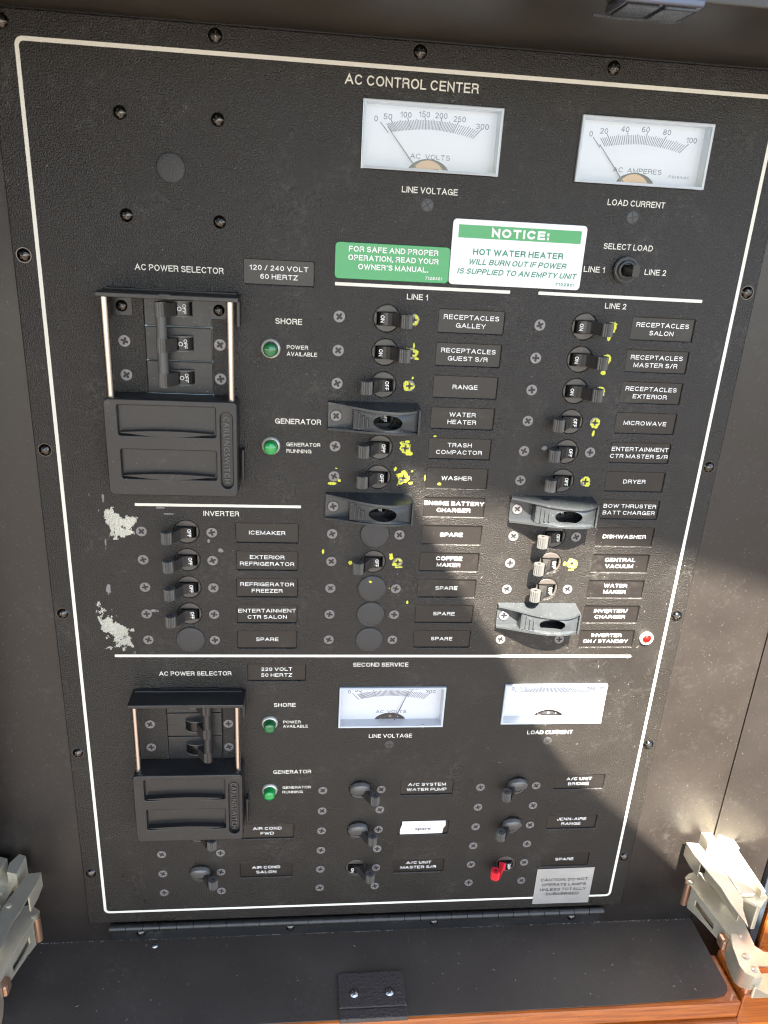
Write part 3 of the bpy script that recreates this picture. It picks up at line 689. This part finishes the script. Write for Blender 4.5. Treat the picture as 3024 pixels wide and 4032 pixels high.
# ---- guarded power selectors
def crescent(x0, x1, v, up, dn, m, b, h0, h1):
    n = 16; pts = [(x0+(x1-x0)*k/n, v+up*math.sin(math.pi*k/n)) for k in range(n+1)]+[(x1-(x1-x0)*k/n, v-dn*math.sin(math.pi*k/n)) for k in range(1, n)]
    b.prism(pts, h0, h1, m, 'h')
def selector(y0, right, lb):
    q = empty('power_selector', 68.5, y0, 0, PAN, label=lb); 
    def add(name, me, x=0, dy=0, h=0): return obj(name, me, q, x-68.5, dy, h)
    b = MB(); b.box(32.2, 106.2, -3.2, -.6, 0, 18.2, 'plastic', .5); b.box(34, 104, -.6, .5, 0, 4, 'plastic', .2); b.box(50, 88, -.6, .9, 0, 1.4, 'plastic')
    b.box(104.4, 106.2, -17, -3.2, 0, 10, 'plastic', .3); b.box(32.2, 34, -17, -3.2, 0, 10, 'plastic', .3)
    b.box(65, 71, -1.9, -.4, 16.6, 18.5, 'plastic', .2)
    add('top_bar', b.mesh('top_bar'))
    for x in (35.2, 101.2):
        b = MB(); b.tube((x, -3, 12), (x, -66, 12), 2.1, 'rod', 20); add('guide_rod', b.mesh('guide_rod'))
    # chromed clips under the bar
    for x, s_ in ((41.5, 1), (94, -1)):
        b = MB(); b.box(x-5.5, x+5.5, -14.5, -3.3, .1, .5, 'plastic', .15); add('clip', b.mesh('clip'))
    # sliding cover
    b = MB(); T, Bt = -57.3, -113.7
    b.prism(rrect(31.7, 104.6, Bt, T, 3), 1.0, 14.5, 'plastic', 'h')
    add('cover_body', b.mesh('cover_body', 30))
    pk1 = rrect(39, 92.5, -78.0, -60.8, 1); pk2 = rrect(39.5, 92.5, -103.5, -86.2, 1); st = rrect(95.2, 101.8, -108.5, -63.5, 3.2)
    cf = add('cover_front', plate('cover_front', [rrect(31.7, 104.6, Bt, T, 3), pk1, pk2, st], 14.4, 17.6, 'plastic', .7, 3))
    for v in (-76.0, -101.3):
        b = MB(); crescent(40, 91.5, v, 1.1, 2.4, 'plastic', b, 14, 18.4); add('thumb_ridge', b.mesh('thumb_ridge'))
    add('lettering', text_mesh('CARLINGSWITCH', 40, 3.4, bold=.02, m='lever', h=14.9, rr=-90, sp=1.15, thick=.5), 98.5, 86.0)
    b = MB(); b.box(106.0, 107.4, -108, -88, .2, 7, 'plastic', .3); add('side_tab', b.mesh('side_tab'))
    # breaker modules, one per pole, in the opening
    k0 = -5.2 if not right else -2.0
    for k in range(3):
        c = 9.4+19.05*k+(0 if not right else 0)
        b = MB(); top, bot = -(c-9.2)-0.6, -(c+9.2)-.6
        b.box(53.3, 89.7, bot, top, -8, .3, 'plastic', .35)
        b.box(54, 60, -c-.55, -c-.35, .31, .36, 'slot'); b.box(82.3, 89.2, -c-.55, -c-.35, .31, .36, 'slot')
        add('breaker_module', b.mesh('breaker_module'))
        b = MB(); n = 14; s_ = -1 if right else 1; cx = 72.5
        pts = [(cx+7.8*math.cos(math.pi*i/n), -2+5.6*math.sin(math.pi*i/n)) for i in range(n+1)]
        b.prism(pts, -c-3.6, -c+3.6, 'gloss', 'v', True)
        for e in (-4.3, 3.6): b.prism([(p[0], p[1]+.5) for p in pts], -c+e, -c+e+.7, 'lever', 'v', True)
        add('drum', b.mesh('drum'))
        # lever block on each pole
        b = MB(); a = -1 if not right else 1; hx = cx+a*8.6
        b.prism([(cx+a*1.5, 3), (cx+a*4, 3.4), (hx+a*2.6, 8.6), (hx+a*2.0, 12.2), (hx-a*2.2, 12.6), (cx+a*1.2, 6)], -c-3.6, -c+3.6, 'arm', 'v')
        kn = [(hx+3.1*math.cos(2*math.pi*i/28)*(1 if i % 2 else .93), 9.6+3.1*math.sin(2*math.pi*i/28)*(1 if i % 2 else .93)) for i in range(28)]
        b.prism(kn, -c-4.2, -c+4.2, 'arm' if right else 'lever', 'v'); add('lever', b.mesh('lever', 30))
        if not right:
            add('lettering', stroke_text('OFF', 5.2, 1.9, t=.15, m='ptext', h=3.75, rr=-90), 75.6, c); add('lettering', stroke_text('O', 2.4, 2.4, t=.13, m='ptext', h=3.8), 73.0, c)
    hx = 72.5+(-8.6 if not right else 8.6)
    b = MB(); b.tube((hx, -6, 9.6), (hx, -51, 9.6), 2.9, 'arm' if right else 'lever', 16); add('handle_tie', b.mesh('handle_tie'))
    b = MB(); b.box(54.3, 89.4, -62, -58.4, -8, .9, 'plastic', .3); add('end_filler', b.mesh('end_filler'))
selector(115, False, 'upper AC power selector with sliding cover, levers tied on the left and OFF showing')
selector(372, True, 'lower AC power selector with sliding cover, levers tied on the right')
# the far end of a lever peeping out under the lower cover is the AIR COND FWD breaker built above
# ---- paint, glue and scuffs on the panel
def blotch(cx, cy, rx, ry, thr, m, name, seed, cell=.7, ang=0, mask=None, hbase=.1, hvar=.45, fs=.16, amp=.9):
    b = MB(); nx, ny = int(rx/cell), int(ry/cell); c, s_ = math.cos(R(ang)), math.sin(R(ang)); idx = {}
    vs = []; fsx = []
    def vid(i, j):
        if (i, j) not in idx:
            x, v = i*cell, j*cell
            x += .45*cell*noise.noise((i*3.1, j*2.7, seed)); v += .45*cell*noise.noise((i*2.3, j*3.9, seed+5))
            idx[(i, j)] = len(vs); vs.append((c*x-s_*v, s_*x+c*v, hbase+hvar*max(0, noise.noise((i*.7, j*.7, seed+9)))))
        return idx[(i, j)]
    for i in range(-nx, nx):
        for j in range(-ny, ny):
            u, w = (i+.5)/nx, (j+.5)/ny
            d = mask(u, w) if mask else 1-(u*u+w*w)
            n = noise.fractal((i*cell*fs+seed, j*cell*fs, seed*1.7), .9, 2.1, 4)
            n2 = noise.noise((i*.9, j*.9, seed+2))
            if d+n*amp+n2*.25*amp > thr: fsx.append((vid(i, j), vid(i+1, j), vid(i+1, j+1), vid(i, j+1)))
    if not fsx: b.bm.free(); return
    b.faces(vs, fsx, m)
    obj(name, b.mesh(name), PAN, cx, cy, 0, kind='stuff')
def in_poly(P):
    def f(u, w):
        # signed distance-ish to polygon in normalised coords
        best = 9; ins = False; n = len(P)
        for i in range(n):
            a, c_ = P[i], P[(i+1) % n]
            if (a[1] > w) != (c_[1] > w) and u < (c_[0]-a[0])*(w-a[1])/(c_[1]-a[1])+a[0]: ins = not ins
            t = max(0, min(1, ((u-a[0])*(c_[0]-a[0])+(w-a[1])*(c_[1]-a[1]))/((c_[0]-a[0])**2+(c_[1]-a[1])**2)))
            best = min(best, math.hypot(u-a[0]-t*(c_[0]-a[0]), w-a[1]-t*(c_[1]-a[1])))
        return 1.6*best if ins else -1.6*best
    return f
blotch(31.5, 253.5, 13, 11, .12, 'glue', 'glue_patch', 3.3, .45, mask=in_poly([(-.85, .85), (-.35, .7), (.9, .45), (.75, .05), (.45, -.25), (.2, -.9), (-.55, -.6), (-.55, .2)]))
blotch(24.5, 326, 12, 19, .12, 'glue', 'glue_patch', 8.1, .45, mask=in_poly([(-.75, 1.0), (-.3, .75), (.35, .2), (.85, -.1), (.8, -.85), (.1, -.55), (-.7, -.35), (-.75, .3)]))
for x, y, rx, ry, sd_ in [(23, 238, 1.5, 4, 1), (55, 243, 6, 1.2, 2), (62, 246.8, 7, 1, 4), (91.5, 270.5, 2.4, 2.2, 6), (49, 313.5, 4.5, 2.5, 9), (235, 263.5, 3, .8, 11), (22, 300, 2, 6, 12), (84.5, 264, 1.4, 2, 14), (289.5, 199, 3, 1.8, 15), (36, 339, 1, 4.5, 17), (228.8, 404, 2.4, 3.4, 18), (22.5, 268, 1, 4.5, 21)]:
    blotch(x, y, rx, ry, .72, 'scuff', 'scuff_mark', sd_*1.37, .4)
YEL = [(203.3, L1[0], 3.2), (203.3, L1[1], 3.4), (203.3, L1[2], 3.0), (203.3, L1[4], 3.8), (203.3, L1[5], 4.2), (203.3, L1[8], 3.0), (319.5, L1[0]-.5, 3.4), (319.4, L1[1]-.5, 3.1), (319.3, L1[2]-.5, 3.2), (319.2, L1[3]-.5, 3.1), (318.9, L1[5]-.5, 3.3), (318.6, L1[8]-.5, 3.4)]
for i, (x, y, r) in enumerate(YEL):
    def ringmask(u, w):
        d = math.hypot(u, w); cr = min(abs(u), abs(w)) < .13 and max(abs(u), abs(w)) < .55
        return -.6 if cr else 1.0-d
    blotch(x, y, r+.6, r+.6, .22, 'yellow', 'yellow_paint', 2.9*i+.7, .3, mask=ringmask, hbase=.56, hvar=.3, fs=.3, amp=.55)
for x, y, rx, ry, sd_, hb in [(204.4, L1[1]-4.2, 1.1, 2.2, 1, .1), (206.5, L1[1]+3, 1.8, 1, 2, .1), (205, L1[2]-4.6, .9, 1, 3, .1), (206, L1[4]+3.4, 2.4, 1.6, 4, .1), (204.3, L1[4]-4, 2, 1, 5, .1), (198, L1[5]-5.6, 1.3, 1.9, 6, .1), (208.5, L1[5]-4.3, 1, .8, 7, .1),
    (208, L1[5]+3.4, 1.7, .9, 8, .1), (160, L1[5]+4.5, 3.2, 1.2, 9, .1), (164, L1[5]+2.6, 1.2, 1, 10, .1), (162, L1[5]-5, 1, .7, 11, .1), (216.8, L1[5]-.5, 1, 2.4, 12, .1), (221, L1[4]-8, 1.2, .8, 13, .1), (226, L1[5]+4, 2, 1.1, 14, -1.1),
    (173, L1[8]+1, 1.7, 1.7, 15, .1), (199, L1[8]-4, 1.5, 3.2, 16, .1), (204, L1[8]+3.6, 3, .7, 17, .1), (155.5, 270.6, 1.1, 1.8, 18, .1), (211.5, 306, 1, 2, 19, .1), (319.5, L1[0]+5.5, 1.3, 2, 20, .1), (319.5, L1[1]+7, 2, 1.6, 21, .1), (320, L1[2]+4.5, 1, 1, 22, .1),
    (319.2, L1[3]+6.2, .9, 2.8, 23, .1), (318.6, L1[8]+4.2, 2.4, 1, 24, .1), (314, L1[8], 1.2, 2, 25, .1), (186.5, 291, 1.4, .9, 26, 1.25), (199, 296, .8, .8, 27, .1)]:
    blotch(x, y, rx, ry, .35, 'yellow', 'yellow_paint', sd_*1.91+.3, .3, hbase=hb, hvar=.2, fs=.35, amp=.7)
# ------------------------------------------------------------------ stickers and tags stuck on the panel
def lines(q, rows, m, h):
    for s, x, y, w, cap, sh, bo in rows: obj('lettering', text_mesh(s, w, cap, bold=bo, shear=sh, m=m, h=h) if s.islower() else stroke_text(s, w, cap, t=(.15 if m != 'ctext' else .18)+bo*3, shear=sh, m=m, h=h), q, x, y)
q = empty('sticker', 189.3, 94.7, 0, label='green sticker reading FOR SAFE AND PROPER OPERATION, READ YOUR OWNER\'S MANUAL', cat='sticker')
obj('sticker_sheet', plate('sticker_sheet', [rrect(-31.9, 31.9, -9.6, 9.6, 2.2)], .12, .55, 'sgreen', .2), q)
lines(q, [("FOR SAFE AND PROPER", .4, -6.3, 49.7, 2.9, 0, .012), ("OPERATION, READ YOUR", .5, -1.8, 50.3, 2.9, 0, .012), ("OWNER'S MANUAL.", .6, 2.8, 39.2, 2.9, 0, .012), ("7125401", 23.6, 7.2, 9.7, 1.6, 0, .01)], 'ptext', .62)
q = empty('sticker', 259.4, 87.1, 0, label='white NOTICE sticker with green text about the hot water heater', cat='sticker')
obj('sticker_sheet', plate('sticker_sheet', [rrect(-38, 38, -17.3, 17.3, 2.2)], .12, .75, 'swhite', .2), q)
obj('green_band', plate('green_band', [[(-34.6, 7.6), (35, 7.6), (35, 14.4), (-34.6, 14.4)]], .76, .80, 'sgreen'), q)
lines(q, [("NOTICE:", .3, -10.9, 32.9, 4.6, 0, .035)], 'ptext', .87)
lines(q, [("HOT WATER HEATER", .3, -.6, 51.7, 3.3, 0, .016), ("WILL BURN OUT IF POWER", .6, 4.7, 56.1, 3.0, .25, .012), ("IS SUPPLIED TO AN EMPTY UNIT", 1.0, 9.9, 68.5, 3.0, .25, .012), ("7102901", 29.2, 14.6, 11.4, 1.7, 0, .02)], 'dgtext', .84)
q = empty('label_tape', 235.7, 495.6, 0, label='white label tape typed spare, stuck between the A/C plates', cat='label')
obj('tape_strip', plate('tape_strip', [[(-17, -5.9), (15.2, -5.6), (15.6, -1), (17.2, 1.5), (16.8, 6.2), (-15.8, 6.2), (-15.9, 3), (-17, -1)]], .05, .35, 'tape', .08), q)
lines(q, [("spare", .2, .7, 11.8, 2.5, 0, .02)], 'tapetext', .42)
q = empty('caution_tag', 353, 558, 0, label='silver tag reading CAUTION: DO NOT OPERATE LAMPS UNLESS TOTALLY SUBMERGED', cat='tag')
obj('tag_sheet', plate('tag_sheet', [[(-23.2, -18.1), (23, -18.3), (23, 18.4), (-23.2, 17.9)]], .2, .6, 'caution', .1), q)
lines(q, [("CAUTION: DO NOT", -.2, -6.9, 38.5, 2.8, 0, 0), ("OPERATE LAMPS", .2, -1.8, 36, 2.8, 0, 0), ("UNLESS TOTALLY", .1, 3.2, 37.7, 2.8, 0, 0), ("SUBMERGED", .1, 7.9, 27.3, 2.8, 0, 0)], 'ctext', .66)
# ------------------------------------------------------------------ piano hinge under the panel
q = empty('piano_hinge', 196, 584.6, 0, label='long black piano hinge along the bottom edge of the panel', cat='hinge')
P_ = 12.5
b = MB(); b.tube((-P_/2+.25, 0, 1.6), (P_/2-.25, 0, 1.6), 3.0, 'plastic', 18); km = b.mesh('knuckle')
for k in range(31): obj('knuckle', km, q, -187.5+P_*k, 0)
b = MB(); b.tube((-193.2, 0, 1.6), (193.2, 0, 1.6), 1.9, 'plastic', 12); obj('pin', b.mesh('pin'), q)
b = MB(); b.box(-193.5, 191, -15.8, -1.5, -2.5, -1.1, 'plastic', .2); obj('leaf', b.mesh('leaf'), q)
for x in (24.4, 138.2, 252.2, 365.5): obj('screw', DMS, q, x-196, 9.2, -1.2, rot=random.uniform(0, 90))
# ------------------------------------------------------------------ catch block on the ledge, small ledge screw, latch above
q = empty('catch_block', 199, 601.5, 50, label='dark catch block with two cross-head screws at the front of the ledge', cat='block')
def yplate(x0, x1, h0, h1, v0, v1, m, bev): 
    z = MB(); z.box(x0, x1, v0, v1, h0, h1, m, bev); return z
obj('block', yplate(-24.5, 24.2, -14.5, 12.5, .1, 2.6, 'catch', .4).mesh('block'), q)
obj('front_lip', yplate(-24.6, 24.4, 12.7, 20.6, -2.5, 1.7, 'catch', .8).mesh('front_lip'), q)
def up(me): m2 = me.copy(); m2.transform(Matrix.Rotation(R(90), 4, 'X') @ Matrix.Identity(4)); return m2
def up_screw():
    me = DMS.copy(); me.transform(Matrix.Rotation(R(-90), 4, 'X')); return me
def steel_up():
    m_ = dome_mesh(3.2, 1.8, 'steel'); m_.transform(Matrix.Rotation(R(-90), 4, 'X'))
    z = max(v.co.z for v in m_.vertices); 
    if z < .0005: m_.transform(Matrix.Rotation(R(180), 4, 'X'))
    return m_
SU = steel_up()
for x in (-13.3, 12.5):
    s_ = obj('screw', SU, q); s_.location = (x*MM, -2.0*MM, 2.5*MM)
q2 = obj('screw', SU.copy(), None, 35.3, 601.5, 3.6, label='small black screw at the back of the ledge near its left end', cat='screw'); q2.scale = (.8, .8, .8)
q = empty('door_latch', 276, -13.4, 97, label='dark glossy latch hanging from the soffit above the panel', cat='latch')
b = MB(); b.box(-15, 17, -3.2, 0, -8, 14, 'latch', .8); obj('latch_body', b.mesh('latch_body'), q)
b = MB(); b.box(-20, 17.5, -4.0, -3.1, -9.5, -7, 'guard', .3); b.box(-13, 0, -3.9, -3.2, -6, 12, 'gloss', .3); b.box(2, 15, -4.2, -3.2, -6, 12, 'guard', .9); obj('latch_plate', b.mesh('latch_plate'), q)
# ------------------------------------------------------------------ concealed cabinet hinges at both lower corners
def cab_hinge(x, y, h, sx, lb):
    q = empty('cabinet_hinge', x-200, y-611, h-60, wf, label=lb)
    def fin(b, name, sharp=35):
        me = b.mesh(name, sharp)
        if sx < 0: me.transform(Matrix.Diagonal((-1, 1, 1, 1))); me.flip_normals()
        return obj(name, me, q)
    def loft(b, pts, va, vb, th, m):
        """thin wall following pts (x,h) between heights va(i) and vb(i)"""
        n = len(pts); vs = []
        for i, p in enumerate(pts):
            vs += [(p[0], va[i], p[1]), (p[0], vb[i], p[1]), (p[0]+th, vb[i], p[1]), (p[0]+th, va[i], p[1])]
        fs = [(0, 1, 2, 3), (4*n-1, 4*n-2, 4*n-3, 4*n-4)]
        for k in range(n-1):
            for j in range(4): fs.append((4*k+j, 4*k+(j+1) % 4, 4*k+4+(j+1) % 4, 4*k+4+j))
        b.faces(vs, fs, m, True)
    # local x = distance towards the side wall, v up, h out of the back board
    b = MB(); b.prism([(3.4, 4.7), (9, 3), (16.4, 4.3), (20.8, 12.9), (24.3, 17), (26.5, 30), (25, 50), (23.5, 60), (22, 70), (26, 75), (36, 76), (60, 78), (60, 87), (30, 87), (23, 86), (14.4, 85), (11, 77.7), (8.5, 66), (7, 52.4), (3.6, 30), (1, 18), (-1.2, 13), (-1, 8)], -1.2, 0, 'zinc', 'v'); fin(b, 'link_plate')
    b = MB(); pts = [(.6, 17), (2.2, 28), (3.8, 38), (5.4, 48), (6.6, 56), (8, 68)]
    n = len(pts)
    # slotted cheek: rails above and below the slot, closed at both ends
    loft(b, pts, [-.4]*n, [-6.5]*n, 1.1, 'zinc')
    loft(b, pts, [-12.5, -13, -13, -12.5, -12, -10]*1, [-22, -18.5, -16.5, -15, -13.5, -11], 1.1, 'zinc')
    loft(b, [(.6, 17), (1.6, 23.5)], [-6.5, -6.5], [-12.6, -12.9], 1.1, 'zinc'); loft(b, [(5.0, 46), (6.6, 56), (8, 68)], [-6.5]*3, [-12.6, -12.1, -10.1], 1.1, 'zinc')
    fin(b, 'slotted_cheek')
    b = MB(); loft(b, [(5, 17), (7, 30), (12, 62)], [-1.3]*3, [-20, -17, -12], .8, 'dzinc'); fin(b, 'inner_web')
    b = MB(); b.tube((.2, -1.3, 12), (.2, -23, 12), 2.6, 'bronze', 16); b.tube((3.2, -1.3, 15), (3.2, -22, 14.5), 1.4, 'dzinc', 12); fin(b, 'pivot_pin')
    b = MB(); b.box(2.2, 9, -12.5, -2.6, 55, 64, 'bronze', 2.2); fin(b, 'spring_block')
    b = MB(); b.prism([(5.9, 64), (9.6, 62.9), (12.5, 75), (12.4, 87), (10.8, 95.7), (6, 98), (0, 93), (-.8, 88), (2, 74)], -1.6, -.4-1.0, 'zinc', 'v')
    b.prism([(5.9, 64), (9.6, 62.9), (12.5, 75), (12.4, 87), (10.8, 95.7), (6, 98), (0, 93), (-.8, 88), (2, 74)], 4, 5.2, 'zinc', 'v')
    loft(b, [(5, 64.5), (2, 74), (-.8, 88), (0, 93), (4, 97.5), (10, 97)], [4.2]*6, [-14, -14, -12, -10, -7, -5], 1.2, 'dzinc'); fin(b, 'lower_link')
    b = MB(); b.prism([(8, 94), (12, 90), (40, 90), (40, 104), (12, 104), (6, 99)], -3, -1.8, 'zinc', 'v'); b.box(6, 40, -14, -3.2, 96, 99, 'dzinc', 1); fin(b, 'cup_arm')
    b = MB(); b.prism([(-3.2, 2.2), (5.7, 3.4), (8.7, 16), (12.5, 30), (14, 56), (9, 64.7), (5, 79), (2.6, 60), (2.5, 45), (0, 33), (-3, 12)], 28.8, 30, 'dzinc' if sx < 0 else 'zinc', 'v')
    loft(b, [(-3.2, 2.2), (-3, 12), (-1.4, 22)], [29]*3, [17.5, 16.5, 15.5], 1.0, 'dzinc'); loft(b, [(8.5, 16), (12.3, 30), (13.8, 56)], [29]*3, [8]*3, 1.0, 'dzinc'); fin(b, 'upper_arm')
    b = MB(); b.prism([(12, 0), (30, -4), (34, 20), (36, 52), (26, 60), (17, 52), (14.5, 26)], 24, 26, 'zinc', 'v')
    for e in ([(10, -8), (15, -10), (19, -2), (18, 6), (11, 8)], [(22, -6), (28, -8), (33, 4), (33, 14), (26, 14)]): b.prism(e, 18, 35, 'zinc', 'v')
    b.box(17, 34, 2, 24, 30, 34, 'zinc', 1); b.box(30, 33.5, -6, 32, -4, 52, 'zinc', .8); b.box(14, 26, 26, 30, 28, 52, 'zinc', 1.2); fin(b, 'mounting_plate')
    for (px, pv, ph, r) in ((1.6, .4, 12.5, 2.4), (14, .3, 62, 2.2), (9, 30.2, 30, 2.0), (12.5, .3, 79, 1.6), (7.5, 5.4, 82, 2.4), (8, 5.4, 92, 2.2), (21, 26.2, 14, 3)):
        b = MB(); b.lathe([(r, pv), (r, pv+.5), (r*.8, pv+.8), (.01, pv+.85)], 'zinc', 16, cap=False)
        b.bm.verts.ensure_lookup_table()
        for v in b.bm.verts: X, Y, Z = v.co; v.co = (X+px, -ph+Z, -Y)      # turn the axis from h to v
        fin(b, 'rivet')
    return q
cab_hinge(449, 545, 0, 1, 'zinc concealed cabinet hinge at the lower right, upper end blazing in the sun')
lh = cab_hinge(-40, 545, 11, -1, 'tarnished zinc concealed cabinet hinge at the lower left corner')
b = MB(); b.lathe([(7, 0), (7, 14), (6, 15.5), (.01, 16)], 'bumper', 24, cap=False); obj('bumper', b.mesh('bumper'), lh, -32, -14, 6)
# flecks of paint and dust with a size of their own, scratches
def flecks(name, n, box, m, seed, onledge=False, parent=None):
    rnd = random.Random(seed); b = MB()
    for _ in range(n):
        x = rnd.uniform(box[0], box[1]); w = rnd.uniform(box[2], box[3]); a = rnd.uniform(0, math.pi)
        sz = rnd.choice((.12, .15, .2, .3)); ln = sz*rnd.choice((1, 1, 1.3, 1.6, 4))
        k = rnd.randint(4, 6); ps = []
        for i in range(k):
            t = 2*math.pi*i/k+rnd.uniform(-.3, .3); u, v = ln*math.cos(t), sz*math.sin(t)*(.5 if ln > sz*3 else 1)
            ps.append((x+u*math.cos(a)-v*math.sin(a), w+u*math.sin(a)+v*math.cos(a)))
        if onledge: b.prism(ps, -601.58, -601.45, m, 'v')
        else: b.prism([(p[0], -p[1]) for p in ps], .02, .12, m, 'h')
    return obj(name, b.mesh(name), parent, kind='stuff')
props(flecks('dust_flecks', 110, (-60, 465, 2, 66), 'fleck', 3, True), label='pale dust and paint flecks scattered over the black ledge', cat='dust')
jl = flecks('dust_flecks', 420, (-60, 465, -2.4, -1.3), 'fleck', 12, True); props(jl, label='line of pale dust along the joint of ledge and back board', cat='dust')
flecks('dust_flecks', 110, (5, 392, 5, 565), 'scuff', 5, False, PAN)
flecks('dust_flecks', 120, (250, 402, 230, 440), 'scuff', 6, False, PAN)
